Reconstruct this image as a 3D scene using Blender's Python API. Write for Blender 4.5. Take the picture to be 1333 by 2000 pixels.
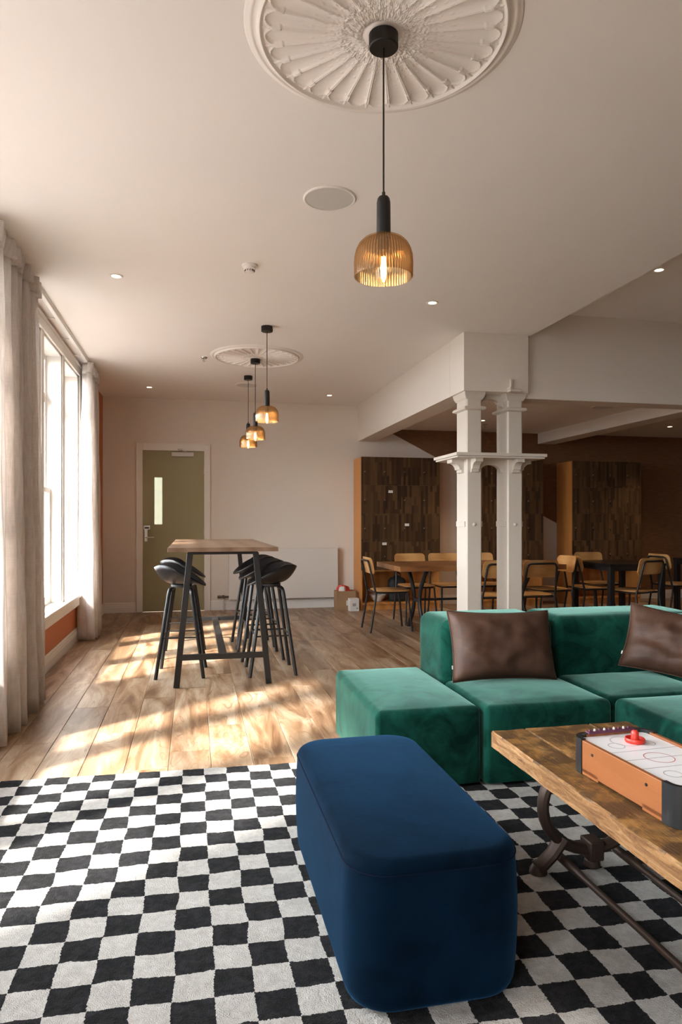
import bpy, math, random
from math import sin, cos, pi, radians as R, atan2, sqrt
from mathutils import Vector, Matrix, noise

random.seed(7)
for o in list(bpy.data.objects):
    bpy.data.objects.remove(o)
S = bpy.context.scene
COL = S.collection

# ------------------------------------------------------------------ camera
cam = bpy.data.cameras.new('camera')
cam.sensor_fit = 'VERTICAL'; cam.sensor_height = 36.0; cam.lens = 24.0
cam.shift_y = 17 / 2000; cam.clip_start = 0.05; cam.clip_end = 300
camo = bpy.data.objects.new('camera', cam); COL.objects.link(camo)
camo.location = (0, 0, 1.25); camo.rotation_euler = (R(90), 0, R(-12.2))
S.camera = camo

# ------------------------------------------------------------------ world, sun, exposure
W = bpy.data.worlds.new('sky'); S.world = W; W.use_nodes = True
bg = W.node_tree.nodes['Background']
bg.inputs['Color'].default_value = (0.91, 0.96, 1.0, 1); bg.inputs['Strength'].default_value = 17.0
sun = bpy.data.lights.new('sun', 'SUN'); sun.energy = 19.0; sun.angle = R(4.5); sun.color = (1.0, 0.93, 0.85)
suno = bpy.data.objects.new('sun', sun); COL.objects.link(suno)
suno.rotation_euler = Vector((0.585, 0.40, -0.705)).to_track_quat('-Z', 'Y').to_euler()
S.view_settings.view_transform = 'Standard'; S.view_settings.look = 'None'
S.view_settings.gamma = 1.0; S.view_settings.use_curve_mapping = False
S.view_settings.exposure = 0.42
S.cycles.max_bounces = 10; S.cycles.diffuse_bounces = 6; S.cycles.glossy_bounces = 4
S.cycles.transparent_max_bounces = 16; S.cycles.sample_clamp_indirect = 6.0
S.cycles.caustics_reflective = False; S.cycles.caustics_refractive = False
WINDOWS = [(-2.50, 0.20), (1.60, 4.30), (5.00, 7.70)]          # y ranges of the window wall openings; the first is added unseen for light
for (a, b) in WINDOWS:                                          # sampling portals for the sky through each opening
    l = bpy.data.lights.new('window_portal', 'AREA'); l.shape = 'RECTANGLE'
    l.size = b - a; l.size_y = 2.3; l.cycles.is_portal = True
    lo = bpy.data.objects.new('window_portal', l); COL.objects.link(lo)
    lo.location = (-1.40, (a + b) / 2, 1.65)
    lo.rotation_euler = Vector((1, 0, 0)).to_track_quat('-Z', 'Z').to_euler()

# ------------------------------------------------------------------ mesh helpers
class MB:
    def __init__(s): s.v = []; s.f = []
    def add(s, v, f):
        n = len(s.v); s.v += [tuple(p) for p in v]; s.f += [tuple(i + n for i in q) for q in f]; return s
    def box(s, x0, x1, y0, y1, z0, z1):
        v = [(x0,y0,z0),(x1,y0,z0),(x1,y1,z0),(x0,y1,z0),(x0,y0,z1),(x1,y0,z1),(x1,y1,z1),(x0,y1,z1)]
        return s.add(v, [(0,3,2,1),(4,5,6,7),(0,1,5,4),(1,2,6,5),(2,3,7,6),(3,0,4,7)])
    def bar(s, p, q, w, h, up=(0,0,1)):
        p = Vector(p); q = Vector(q); d = (q - p).normalized(); u = Vector(up)
        a = d.cross(u)
        if a.length < 1e-4: a = d.cross(Vector((0,1,0)))
        a.normalize(); b = a.cross(d).normalized(); a *= w/2; b *= h/2
        v = [p-a-b, p+a-b, p+a+b, p-a+b, q-a-b, q+a-b, q+a+b, q-a+b]
        return s.add(v, [(0,3,2,1),(4,5,6,7),(0,1,5,4),(1,2,6,5),(2,3,7,6),(3,0,4,7)])
    def tube(s, path, r, n=10, closed=False, sx=1.0):
        P = [Vector(p) for p in path]; m = len(P); rad = r if isinstance(r, (list, tuple)) else [r]*m
        T = []
        for i in range(m):
            a = P[(i-1) % m] if (closed or i > 0) else P[0]; b = P[(i+1) % m] if (closed or i < m-1) else P[-1]
            T.append((b - a).normalized())
        up = Vector((0,0,1)) if abs(T[0].z) < .9 else Vector((0,1,0))
        x = T[0].cross(up).normalized(); rings = []
        for i in range(m):
            x = (x - T[i]*x.dot(T[i])).normalized(); y = T[i].cross(x)
            rings.append([P[i] + x*cos(2*pi*k/n)*rad[i]*sx + y*sin(2*pi*k/n)*rad[i] for k in range(n)])
        return s.loft(rings, closed=closed)
    def loft(s, rings, closed=False, caps=True):
        n = len(rings[0]); m = len(rings); v = [p for r in rings for p in r]; f = []
        for i in range(m if closed else m-1):
            for k in range(n):
                a = i*n+k; b = i*n+(k+1) % n; c = ((i+1) % m)*n+(k+1) % n; d = ((i+1) % m)*n+k
                f.append((a, b, c, d))
        if caps and not closed: f.append(tuple(range(n-1, -1, -1))); f.append(tuple((m-1)*n+k for k in range(n)))
        return s.add(v, f)
    def lathe(s, prof, n=32, c=(0,0,0), rib=None, closed=False):
        rings = []
        for (r, z) in prof:
            rings.append([(c[0]+r*(1 if rib is None else rib(k, n))*cos(2*pi*k/n), c[1]+r*(1 if rib is None else rib(k, n))*sin(2*pi*k/n), c[2]+z) for k in range(n)])
        return s.loft(rings, caps=not closed, closed=closed)
    def prism(s, poly, axis, a, b):
        n = len(poly)
        def P(u, v, t): return {'x': (t,u,v), 'y': (u,t,v), 'z': (u,v,t)}[axis]
        v = [P(u, w, a) for u, w in poly] + [P(u, w, b) for u, w in poly]
        f = [tuple(range(n)), tuple(range(2*n-1, n-1, -1))] + [(i, i+n, (i+1) % n + n, (i+1) % n) for i in range(n)]
        return s.add(v, f)

def link(o, parent=None):
    COL.objects.link(o)
    if parent: o.parent = parent
    return o
def obj(name, mb, mat, parent=None, smooth=35, bevel=0, seg=2, solid=0, sub=0, fix=True):
    me = bpy.data.meshes.new(name); me.from_pydata(mb.v, [], mb.f); me.update()
    if fix:
        import bmesh
        bm = bmesh.new(); bm.from_mesh(me); bmesh.ops.recalc_face_normals(bm, faces=bm.faces); bm.to_mesh(me); bm.free()
    if smooth:
        me.polygons.foreach_set('use_smooth', [True]*len(me.polygons)); me.set_sharp_from_angle(angle=R(smooth))
    me.materials.append(mat)
    o = link(bpy.data.objects.new(name, me), parent)
    if solid: m = o.modifiers.new('s', 'SOLIDIFY'); m.thickness = solid; m.offset = 0
    if bevel: m = o.modifiers.new('b', 'BEVEL'); m.width = bevel; m.segments = seg; m.limit_method = 'ANGLE'; m.angle_limit = R(40)
    if sub: m = o.modifiers.new('u', 'SUBSURF'); m.levels = sub; m.render_levels = sub
    return o
def tag(o, label, cat, group=None, kind=None):
    o['label'] = label; o['category'] = cat
    if group: o['group'] = group
    if kind: o['kind'] = kind
    return o
def empty(name, loc=(0,0,0), rz=0):
    o = bpy.data.objects.new(name, None); COL.objects.link(o); o.location = loc; o.rotation_euler = (0,0,rz); o.empty_display_size = .1
    return o
def copy_tree(o, parent=None):
    c = o.copy(); COL.objects.link(c); c.parent = parent
    for ch in list(o.children): copy_tree(ch, c)
    return c
def fillet(pts, r, n=6):
    P = [Vector(p) for p in pts]; out = [P[0]]
    for i in range(1, len(P)-1):
        a = (P[i-1]-P[i]); b = (P[i+1]-P[i]); t = min(r, a.length*.49, b.length*.49)
        p0 = P[i]+a.normalized()*t; p1 = P[i]+b.normalized()*t
        for k in range(n+1):
            u = k/n; out.append(p0*(1-u)**2 + P[i]*2*u*(1-u) + p1*u*u)
    out.append(P[-1]); return out
def rrect(x0, x1, y0, y1, r, n=6):
    r = max(min(r, (x1-x0)/2-1e-4, (y1-y0)/2-1e-4), 1e-4); out = []
    for cx, cy, a0 in ((x1-r, y1-r, 0), (x0+r, y1-r, 90), (x0+r, y0+r, 180), (x1-r, y0+r, 270)):
        for k in range(n+1):
            a = R(a0+90*k/n); out.append((cx+r*cos(a), cy+r*sin(a)))
    return out
def soft_block(x0, x1, y0, y1, z0, z1, rv=.06, rt=.05, rb=.02, crown=.012, wob=.0, n=8, flare=0.0, seed=0):
    """upholstered block: rounded plan, rolled top edge, crowned top"""
    mb = MB(); prof = []
    for k in range(5): a = pi/2*k/4; prof.append((z0+rb*(1-sin(a)), rb*(1-cos(a))) if False else (z0+rb-rb*cos(a), rb-rb*sin(a)))
    for k in range(1, 7): prof.append((z0+rb+(z1-rt-z0-rb)*k/7, 0))
    for k in range(7): a = pi/2*k/6; prof.append((z1-rt+rt*sin(a), rt-rt*cos(a)))
    m = min(x1-x0, y1-y0)/2-rt
    nb = len(prof)
    rings = []
    for (z, i) in prof:
        fl = flare*(1-(z-z0)/(z1-z0))
        ring = [(x, y, z) for x, y in rrect(x0+i+fl, x1-i-fl, y0+i+fl, y1-i-fl, max(rv-i, .004), n)]
        dense = []
        for k in range(len(ring)):
            a = Vector(ring[k]); b = Vector(ring[(k+1) % len(ring)]); dense.append(a)
            if k % (n+1) == n:
                for q in range(1, 8): dense.append(a.lerp(b, q/8))
        rings.append(dense)
    hx, hy, cx, cy = (x1-x0)/2, (y1-y0)/2, (x0+x1)/2, (y0+y1)/2
    for q in (.9, .75, .55, .35, .18, .06): rings.append([Vector((cx+(p.x-cx)*q, cy+(p.y-cy)*q, p.z)) for p in rings[nb-1]])
    for ring in rings[-6:]:
        for p in ring: p.z += crown*max(0, 1-((p.x-cx)/hx)**2)*max(0, 1-((p.y-cy)/hy)**2)
    if wob:
        for ring in rings:
            for p in ring:
                d = noise.noise_vector(Vector((p.x*5+seed, p.y*5, p.z*5)))*wob; p += d
    return mb.loft(rings)

# ------------------------------------------------------------------ material helpers
def mat(name, col=(.8,.8,.8), rough=.5, metal=0, spec=.5, **kw):
    m = bpy.data.materials.new(name); m.use_nodes = True
    b = m.node_tree.nodes['Principled BSDF']
    b.inputs['Base Color'].default_value = (*col, 1); b.inputs['Roughness'].default_value = rough
    b.inputs['Metallic'].default_value = metal; b.inputs['Specular IOR Level'].default_value = spec
    for k, v in kw.items(): b.inputs[k.replace('_', ' ')].default_value = v
    return m
class NT:
    def __init__(s, m): s.m = m; s.t = m.node_tree; s.b = s.t.nodes.get('Principled BSDF'); s.o = s.t.nodes.get('Material Output')
    def n(s, typ, **kw):
        d = s.t.nodes.new('ShaderNode'+typ)
        for k, v in kw.items():
            if k.startswith('i_'):
                key = k[2:].replace('_', ' '); d.inputs[int(key) if key.isdigit() else key].default_value = v
            else: setattr(d, k, v)
        return d
    def l(s, a, b): s.t.links.new(a, b)
    def coord(s, scale=(1,1,1), kind='Object', rnd=0):
        c = s.n('TexCoord').outputs[kind]
        if rnd:
            oi = s.n('ObjectInfo'); mu = s.n('Math', operation='MULTIPLY', i_1=float(rnd)); s.l(oi.outputs['Random'], mu.inputs[0])
            cb = s.n('CombineXYZ'); s.l(mu.outputs[0], cb.inputs[0]); s.l(mu.outputs[0], cb.inputs[1]); s.l(mu.outputs[0], cb.inputs[2])
            ad = s.n('VectorMath', operation='ADD'); s.l(c, ad.inputs[0]); s.l(cb.outputs[0], ad.inputs[1]); c = ad.outputs[0]
        mp = s.n('VectorMath', operation='MULTIPLY'); mp.inputs[1].default_value = scale; s.l(c, mp.inputs[0]); return mp.outputs[0]
    def noise(s, vec, scale=5, detail=4, rough=.5, dist=0):
        d = s.n('TexNoise'); d.inputs['Scale'].default_value = scale; d.inputs['Detail'].default_value = detail
        d.inputs['Roughness'].default_value = rough; d.inputs['Distortion'].default_value = dist; s.l(vec, d.inputs['Vector']); return d.outputs['Fac']
    def ramp(s, fac, stops):
        d = s.n('ValToRGB'); e = d.color_ramp.elements
        while len(e) < len(stops): e.new(.5)
        for i, (p, c) in enumerate(stops): e[i].position = p; e[i].color = (*c, 1) if len(c) == 3 else c
        s.l(fac, d.inputs[0]); return d.outputs[0]
    def mix(s, fac, a, b, mode='MIX'):
        d = s.n('Mix', data_type='RGBA', blend_type=mode)
        for x, sock in ((fac, d.inputs[0]), (a, d.inputs[6]), (b, d.inputs[7])):
            if isinstance(x, bpy.types.NodeSocket): s.l(x, sock)
            elif isinstance(x, (int, float)): sock.default_value = x
            else: sock.default_value = (*x, 1)
        return d.outputs[2]
    def math(s, op, a, b=None):
        d = s.n('Math', operation=op)
        for i, x in enumerate((a, b)):
            if x is None: continue
            if isinstance(x, bpy.types.NodeSocket): s.l(x, d.inputs[i])
            else: d.inputs[i].default_value = x
        return d.outputs[0]
    def bump(s, h, strength=.3, dist=.01):
        d = s.n('Bump'); d.inputs['Strength'].default_value = strength; d.inputs['Distance'].default_value = dist
        s.l(h, d.inputs['Height']); s.l(d.outputs[0], s.b.inputs['Normal']); return d
    def color(s, c): s.l(c, s.b.inputs['Base Color'])

def m_paint(name, col, rough=.6, bumpy=.05):
    m = mat(name, col, rough, spec=.3); t = NT(m); c = t.coord(kind='Object'); n = t.noise(c, 60, 3)
    t.color(t.mix(t.noise(c, 1.2, 3), [x*.97 for x in col], [min(1, x*1.03) for x in col])); t.bump(n, bumpy, .002); return m
def m_fabric(name, dark, light, sheen=.6, scale=6, stint=(1,1,1)):
    m = mat(name, dark, .9, spec=.04); t = NT(m); c = t.coord(kind='Object', rnd=31)
    n1 = t.noise(c, scale, 5, .6, 1.2); n2 = t.noise(c, scale*.35, 3)
    f = t.ramp(t.math('ADD', t.math('MULTIPLY', n1, .65), t.math('MULTIPLY', n2, .35)), [(.38, (0,0,0)), (.66, (1,1,1))])
    t.color(t.mix(f, dark, light)); fine = t.noise(c, 420, 2); t.bump(t.math('ADD', fine, t.math('MULTIPLY', n1, 2.0)), .2, .004)
    t.b.inputs['Sheen Weight'].default_value = sheen; t.b.inputs['Sheen Roughness'].default_value = .35; t.b.inputs['Sheen Tint'].default_value = (*stint, 1)
    return m
def m_wood(name, cols, scale=(1,1,1), rough=.45, ring=6, rnd=17, dist=5, fine=60, bump=.08, val=.25, spec=.4):
    """grain runs along the axis with the smallest scale"""
    m = mat(name, cols[1], rough, spec=spec); t = NT(m); c = t.coord(scale, 'Object', rnd)
    w = t.n('TexWave', wave_type='BANDS', bands_direction='X'); w.inputs['Scale'].default_value = ring; w.inputs['Distortion'].default_value = dist
    w.inputs['Detail'].default_value = 3; w.inputs['Detail Scale'].default_value = 1.3; t.l(c, w.inputs['Vector'])
    n1 = t.noise(c, 4, 5, .6, .8); n2 = t.noise(c, fine, 3)
    f = t.math('ADD', t.math('MULTIPLY', w.outputs['Fac'], .38), t.math('MULTIPLY', n1, .62))
    col = t.ramp(f, [(.25, cols[0]), (.5, cols[1]), (.78, cols[2])])
    col = t.mix(t.math('MULTIPLY', n2, .35), col, cols[0])
    if val:
        oi = t.n('ObjectInfo'); hs = t.n('HueSaturation'); t.l(col, hs.inputs['Color'])
        v = t.math('ADD', t.math('MULTIPLY', oi.outputs['Random'], val), 1-val/2); t.l(v, hs.inputs['Value']); col = hs.outputs[0]
    t.color(col); t.bump(n2, bump, .002); return m
def m_emit(name, col, strength):
    m = bpy.data.materials.new(name); m.use_nodes = True; t = m.node_tree; t.nodes.remove(t.nodes['Principled BSDF'])
    e = t.nodes.new('ShaderNodeEmission'); e.inputs[0].default_value = (*col, 1); e.inputs[1].default_value = strength
    t.links.new(e.outputs[0], t.nodes['Material Output'].inputs[0]); return m
def m_shader(name, parts):
    """parts: list of (weight, type, colour, rough) blended in turn"""
    m = bpy.data.materials.new(name); m.use_nodes = True; t = NT(m); t.t.nodes.remove(t.b); prev = None; tot = 0
    for w, typ, col, rough in parts:
        d = t.n(typ); d.inputs['Color'].default_value = (*col, 1)
        if 'Roughness' in d.inputs and rough is not None: d.inputs['Roughness'].default_value = rough
        tot += w
        if prev is None: prev = d.outputs[0]
        else:
            x = t.n('MixShader'); x.inputs[0].default_value = w/tot; t.l(prev, x.inputs[1]); t.l(d.outputs[0], x.inputs[2]); prev = x.outputs[0]
    t.l(prev, t.o.inputs[0]); return m

WHITE = m_paint('wall_paint', (.76, .70, .635)); COLP = m_paint('column_paint', (.63, .57, .50), .45); CEIL = m_paint('ceiling_paint', (.86, .835, .81), .7); TRIM = m_paint('trim_paint', (.80, .77, .73), .4)
TERRA = m_paint('terracotta_paint', (.50, .165, .07)); PLASTER = m_paint('plaster', (.82, .785, .745), .6)
BLACK = mat('black_metal', (.014, .013, .013), .42, spec=.4); BLACKP = mat('black_plastic', (.012, .012, .013), .38, spec=.5)
CHROME = mat('brushed_steel', (.55, .52, .48), .3, 1.0); IRON = mat('cast_iron', (.055, .033, .024), .5, .5)
DARKM = mat('lamp_black', (.011, .0095, .0085), .45, spec=.3)
GLASS = m_shader('window_glass', [(.93, 'BsdfTransparent', (.97, .98, .98), None), (.07, 'BsdfGlossy', (1, 1, 1), .02)])
DOORGLASS = m_shader('door_glass', [(.9, 'BsdfTransparent', (.30, .32, .29), None), (.1, 'BsdfGlossy', (1, 1, 1), .1)])
GREEN_DOOR = m_paint('olive_paint', (.33, .30, .17), .5)
RADI = m_paint('radiator_enamel', (.68, .635, .59), .4)

BROWNW = m_paint('brown_wallpaper', (.12, .055, .026)); BACKP = m_paint('back_wall_paint', (.50, .45, .40))
# ------------------------------------------------------------------ structure
XL, XR, YB, YF, ZC = -1.20, 8.5, 9.70, -4.2, 2.93
ZB = 2.41          # beam underside
ground = tag(obj('ground', MB().box(-60, -1.6, -60, 90, -.9, -.8), m_paint('paving', (.11, .105, .10)), smooth=0), 'street paving outside the windows, darkened to stand in for building shade', 'ground', kind='structure')  # paving colour lowered to stand in for shade from buildings

m = mat('oak_plank', (.36, .22, .12), .36, spec=.4); t = NT(m); c = t.coord((3.6, .55, 1), 'Object', 53)
b1 = t.noise(c, 2.2, 6, .62, .8); b2 = t.noise(c, 1.1, 2, .5, 1.3); fine = t.noise(t.coord((60, 2.2, 1), 'Object', 53), 3, 4)
col = t.ramp(b1, [(.34, (.125, .062, .030)), (.45, (.27, .160, .088)), (.55, (.39, .272, .178)), (.68, (.54, .425, .315))])
rg = t.math('ABSOLUTE', t.math('SINE', t.math('MULTIPLY', b2, 46.0)))
col = t.mix(t.ramp(rg, [(.0, (.85,)*3), (.20, (0, 0, 0))]), col, (.16, .085, .045)); col = t.mix(t.math('MULTIPLY', fine, .30), col, (.21, .12, .065))
oi = t.n('ObjectInfo'); hs = t.n('HueSaturation'); t.l(col, hs.inputs['Color']); t.l(t.math('ADD', t.math('MULTIPLY', oi.outputs['Random'], .34), .80), hs.inputs['Value']); t.color(hs.outputs[0])
t.bump(fine, .05, .002); FLOORM = m
floor = tag(obj('floor', MB().box(XL-.3, XR, YF, YB+.3, -.2, -.012), mat('subfloor', (.06, .035, .02), .8), smooth=0), 'warm brown timber plank floor of the lounge', 'floor', kind='structure')
PW, PL = .215, 1.42
def plank_mesh(w, l):
    mb = MB(); c = .0022; w = w/2-.0006; l = l/2-.0006
    lo = [(-w,-l,-.012),(w,-l,-.012),(w,l,-.012),(-w,l,-.012)]; mid = [(-w,-l,-c),(w,-l,-c),(w,l,-c),(-w,l,-c)]
    top = [(-w+c,-l+c,0),(w-c,-l+c,0),(w-c,l-c,0),(-w+c,l-c,0)]
    mb.loft([lo, mid, top]); return mb
pmeshes = {}; rest = MB(); npl = 0
x = XL; row = 0
while x < XR:
    off = random.random()*PL; y = YF-off
    while y < YB:
        y0 = max(y, YF); y1 = min(y+PL, YB); y += PL
        if y1-y0 < .05: continue
        cx, cy = x+PW/2, (y0+y1)/2
        if y1 > 3.3:
            key = round(y1-y0, 3)
            if key in pmeshes:
                o = bpy.data.objects.new('plank', pmeshes[key]); link(o, floor)
            else:
                o = obj('plank', plank_mesh(PW, y1-y0), FLOORM, floor, smooth=0); pmeshes[key] = o.data
            o.location = (cx, cy, 0); npl += 1
        else:
            p = plank_mesh(PW, y1-y0); rest.add([(a+cx, b+cy, c) for a, b, c in p.v], p.f)
    x += PW; row += 1
obj('plank_field', rest, FLOORM, floor, smooth=0)['kind'] = 'stuff'
print('planks', npl)

# ceilings and beams
tag(obj('ceiling', MB().box(XL-.3, 3.0, YF, 5.78, ZC, 3.3).box(XL-.3, 2.36, 5.78, YB+.2, ZC, 3.3), CEIL, smooth=0), 'white main ceiling over the lounge and bar table', 'ceiling', kind='structure')
tag(obj('ceiling_raised', MB().box(2.995, XR, YF, 5.80, 3.165, 3.32), CEIL, smooth=0), 'higher grey white ceiling panel above the sofa corner', 'ceiling', kind='structure')
tag(obj('ceiling_dining', MB().box(2.58, XR, 5.95, YB+.2, 2.60, 3.32), CEIL, smooth=0), 'low ceiling over the dining tables', 'ceiling', kind='structure')
tag(obj('beam_1', MB().box(2.35, 2.60, 6.04, YB, ZB, 2.95), WHITE, smooth=0), 'white downstand beam running from the columns to the far wall', 'beam', kind='structure')
tag(obj('beam_2', MB().box(2.97, XR, 5.76, 6.0, 2.37, 3.32), WHITE, smooth=0), 'wide grey white cross beam right of the column block', 'beam', kind='structure')
tag(obj('beam_3', MB().box(5.22, 5.5, 6.0, YB, 2.44, 2.62), WHITE, smooth=0), 'slim white beam crossing the dining ceiling', 'beam', kind='structure')
tag(obj('beam_block', MB().box(2.35, 2.975, 5.70, 6.04, ZB, 3.32), WHITE, smooth=0, bevel=.003), 'square plastered block on top of the paired columns', 'beam', kind='structure')

# far wall, painted brown above a slanting line
m = mat('two_tone_wall', (.7,.7,.7), .6, spec=.3); t = NT(m)
pos = t.n('NewGeometry').outputs['Position']; sp = t.n('SeparateXYZ'); t.l(pos, sp.inputs[0])
line = t.math('SUBTRACT', sp.outputs[2], t.math('ADD', t.math('MULTIPLY', sp.outputs[0], -.497), 3.965))
br = t.math('MULTIPLY', t.math('GREATER_THAN', line, 0.0), t.math('GREATER_THAN', sp.outputs[0], 2.62))
br = t.math('MAXIMUM', br, t.math('GREATER_THAN', sp.outputs[0], 5.56))
cw = t.coord((1.5, 1, 34), 'Object'); weave = t.noise(cw, 6, 4); brown = t.ramp(weave, [(.3, (.14, .066, .030)), (.7, (.25, .125, .060))])
t.color(t.mix(br, (.725, .66, .59), brown)); t.bump(weave, .1, .003)
WALLFAR = m
D0, D1, DZ = -.68, .145, 2.215          # door leaf
tag(obj('wall_back', MB().box(XL-.3, D0-.01, YB, YB+.15, 0, ZC+.1).box(D1+.01, XR, YB, YB+.15, 0, ZC+.1).box(D0-.01, D1+.01, YB, YB+.15, DZ+.01, ZC+.1), WALLFAR, smooth=0),
    'pale far wall with a brown papered triangle behind the lockers', 'wall', kind='structure')
tag(obj('wall_right', MB().box(XR, XR+.15, YF, YB+.15, 0, 3.3), BROWNW, smooth=0), 'brown side wall of the dining area', 'wall', kind='structure')
tag(obj('wall_front', MB().box(XL-.3, XR, YF-.15, YF, 0, 3.3), BACKP, smooth=0), 'beige wall behind the viewer', 'wall', kind='structure')
tag(obj('wall_corridor', MB().box(-2.5, 2.0, 11.6, 11.7, -.2, 4).box(-2.5, 2.0, 9.86, 11.6, -.3, -.05), WHITE, smooth=0), 'pale lit passage behind the green door', 'wall', kind='structure')
ZS, ZH = .49, 2.80
wl = MB(); ys = [YF] + [y for w in WINDOWS for y in w] + [YB+.1]
for i in range(0, len(ys), 2): wl.box(XL-.30, XL, ys[i], ys[i+1], 0, ZC+.1)
for (a, b) in WINDOWS: wl.box(XL-.30, XL, a, b, 0, ZS-.02); wl.box(XL-.30, XL, a, b, ZH, ZC+.1)
tag(obj('wall_left', wl, TERRA, smooth=0), 'terracotta painted window wall', 'wall', kind='structure')

def window(idx, a, b, nsash, label):
    w = empty('window_%d' % idx, (XL, (a+b)/2, 0)); tag(w, label, 'window', kind='structure')
    A, B = a-(a+b)/2, b-(a+b)/2; XG = -.13
    f = MB()
    for y in (A, B-.05): f.box(XG-.06, -.0, y, y+.05, ZS, ZH)
    f.box(XG-.06, 0, A, B, ZH-.03, ZH)
    obj('window_frame', f, TRIM, w, smooth=0, bevel=.003)
    c = MB(); c.box(.002, .022, A-.09, A+.01, ZS-.02, ZH+.09).box(.002, .022, B-.01, B+.09, ZS-.02, ZH+.09).box(.002, .024, A-.09, B+.09, ZH-.01, ZH+.09).box(.002, .034, A-.11, B+.11, ZH+.075, ZH+.10)
    obj('casing', c, TRIM, w, smooth=0, bevel=.004)
    s = MB().box(XG-.06, .065, A-.10, B+.10, ZS-.03, ZS).box(.002, .045, A-.09, B+.09, ZS-.115, ZS-.03)
    obj('window_sill', s, TRIM, w, smooth=0, bevel=.006)
    gap = .13; sw = (B-A-.10-gap*(nsash-1))/nsash
    for i in range(nsash):
        y0 = A+.05+i*(sw+gap); y1 = y0+sw
        if i: obj('mullion', MB().box(XG-.06, 0, y0-gap, y0, ZS, ZH).box(0, .012, y0-gap+.02, y0-.02, ZS, ZH), TRIM, w, smooth=0, bevel=.004)
        for nm, z0, z1, x0, bot in (('top_light', 2.38, ZH-.03, XG-.04, .045), ('sash', 1.50, 2.38, XG-.04, .045), ('sash', ZS, 1.55, XG, .075)):
            st = .045; g = MB().box(x0, x0+.038, y0, y0+st, z0, z1).box(x0, x0+.038, y1-st, y1, z0, z1).box(x0, x0+.038, y0+st, y1-st, z1-.045, z1).box(x0, x0+.038, y0+st, y1-st, z0, z0+bot)
            sh = obj(nm, g, TRIM, w, smooth=0, bevel=.003)
            obj('pane', MB().box(x0+.016, x0+.021, y0+st, y1-st, z0+bot, z1-.045), GLASS, sh, smooth=0)
    return w
window(3, *WINDOWS[0], 3, 'tall white sash window added out of view beside the viewer for light')  # unseen window, added to brighten the near ceiling and right side
window(1, *WINDOWS[1], 3, 'tall white sash window beside the chequered rug')
window(2, *WINDOWS[2], 3, 'tall white sash window between the two pairs of curtains')

def skirt_poly(h=.135):
    return [(0, 0), (.019, 0), (.019, h*.55), (.015, h*.6), (.017, h*.66), (.015, h*.74), (.010, h*.8), (.012, h*.88), (.007, h), (0, h)]
P = skirt_poly()
tag(obj('baseboard_left', MB().prism([(XL+.001+u, v) for u, v in P], 'y', YF, YB), TRIM, smooth=0), 'moulded white skirting board under the window wall', 'baseboard', kind='structure')
bb = MB()
for (a, b) in ((XL+.02, D0-.09), (D1+.09, XR)): bb.prism([(YB-.001-u, v) for u, v in P], 'x', a, b)
tag(obj('baseboard_back', bb, TRIM, smooth=0), 'moulded white skirting board along the far wall', 'baseboard', kind='structure')

# door
d = empty('door_1', (0, YB, 0)); tag(d, 'olive green door with a narrow glass slot in white frame', 'door', kind='structure')
ar = MB().box(D0-.085, D0, -.022, -.001, 0, DZ+.10).box(D1, D1+.085, -.022, -.001, 0, DZ+.10).box(D0, D1, -.022, -.001, DZ, DZ+.10)
ar.box(D0-.085, D0-.07, -.030, -.022, 0, DZ+.10).box(D1+.07, D1+.085, -.030, -.022, 0, DZ+.10).box(D0-.085, D1+.085, -.030, -.022, DZ+.086, DZ+.10)
obj('door_frame', ar, TRIM, d, smooth=0, bevel=.003)
gx0, gx1, gz0, gz1 = -.525, -.42, 1.20, 1.845
leaf = MB().box(D0-.008, gx0, .0, .045, .003, DZ+.008).box(gx1, D1+.008, .0, .045, .003, DZ+.008).box(gx0, gx1, .0, .045, .003, gz0).box(gx0, gx1, .0, .045, gz1, DZ+.008)
lf = obj('door_leaf', leaf, GREEN_DOOR, d, smooth=0)
obj('pane', MB().box(gx0, gx1, .02, .026, gz0, gz1), DOORGLASS, lf, smooth=0)
bd = MB(); 
for (a, b, c, e) in ((gx0-.012, gx0, gz0-.012, gz1+.012), (gx1, gx1+.012, gz0-.012, gz1+.012), (gx0, gx1, gz0-.012, gz0), (gx0, gx1, gz1, gz1+.012)): bd.box(a, b, -.006, 0, c, e)
obj('glazing_bead', bd, GREEN_DOOR, lf, smooth=0)
obj('escutcheon', MB().box(-.655, -.615, -.008, 0, .965, 1.16).box(-.665, -.585, -.012, 0, 1.13, 1.185), CHROME, d, smooth=0, bevel=.002)
obj('lock_display', MB().box(-.655, -.595, -.014, -.012, 1.14, 1.165), BLACKP, d, smooth=0)
obj('handle', MB().tube(fillet([(-.635, 0, 1.02), (-.635, -.05, 1.02), (-.525, -.055, 1.02)], .02), .009), CHROME, d)
cl = obj('door_closer', MB().box(-.295, .005, -.05, 0, 2.135, 2.195), mat('closer_enamel', (.62, .59, .55), .35), d, smooth=0, bevel=.006)
obj('closer_arm', MB().bar((-.10, -.06, 2.20), (-.20, -.17, 2.215), .02, .008).bar((-.20, -.17, 2.222), (-.16, -.04, 2.235), .018, .008), CHROME, cl, smooth=0)
for z in (.25, 1.1, 1.95): obj('hinge', MB().lathe([(.008, z-.05), (.008, z+.05)], 10, (D1, -.006, 0)), CHROME, d)

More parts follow.
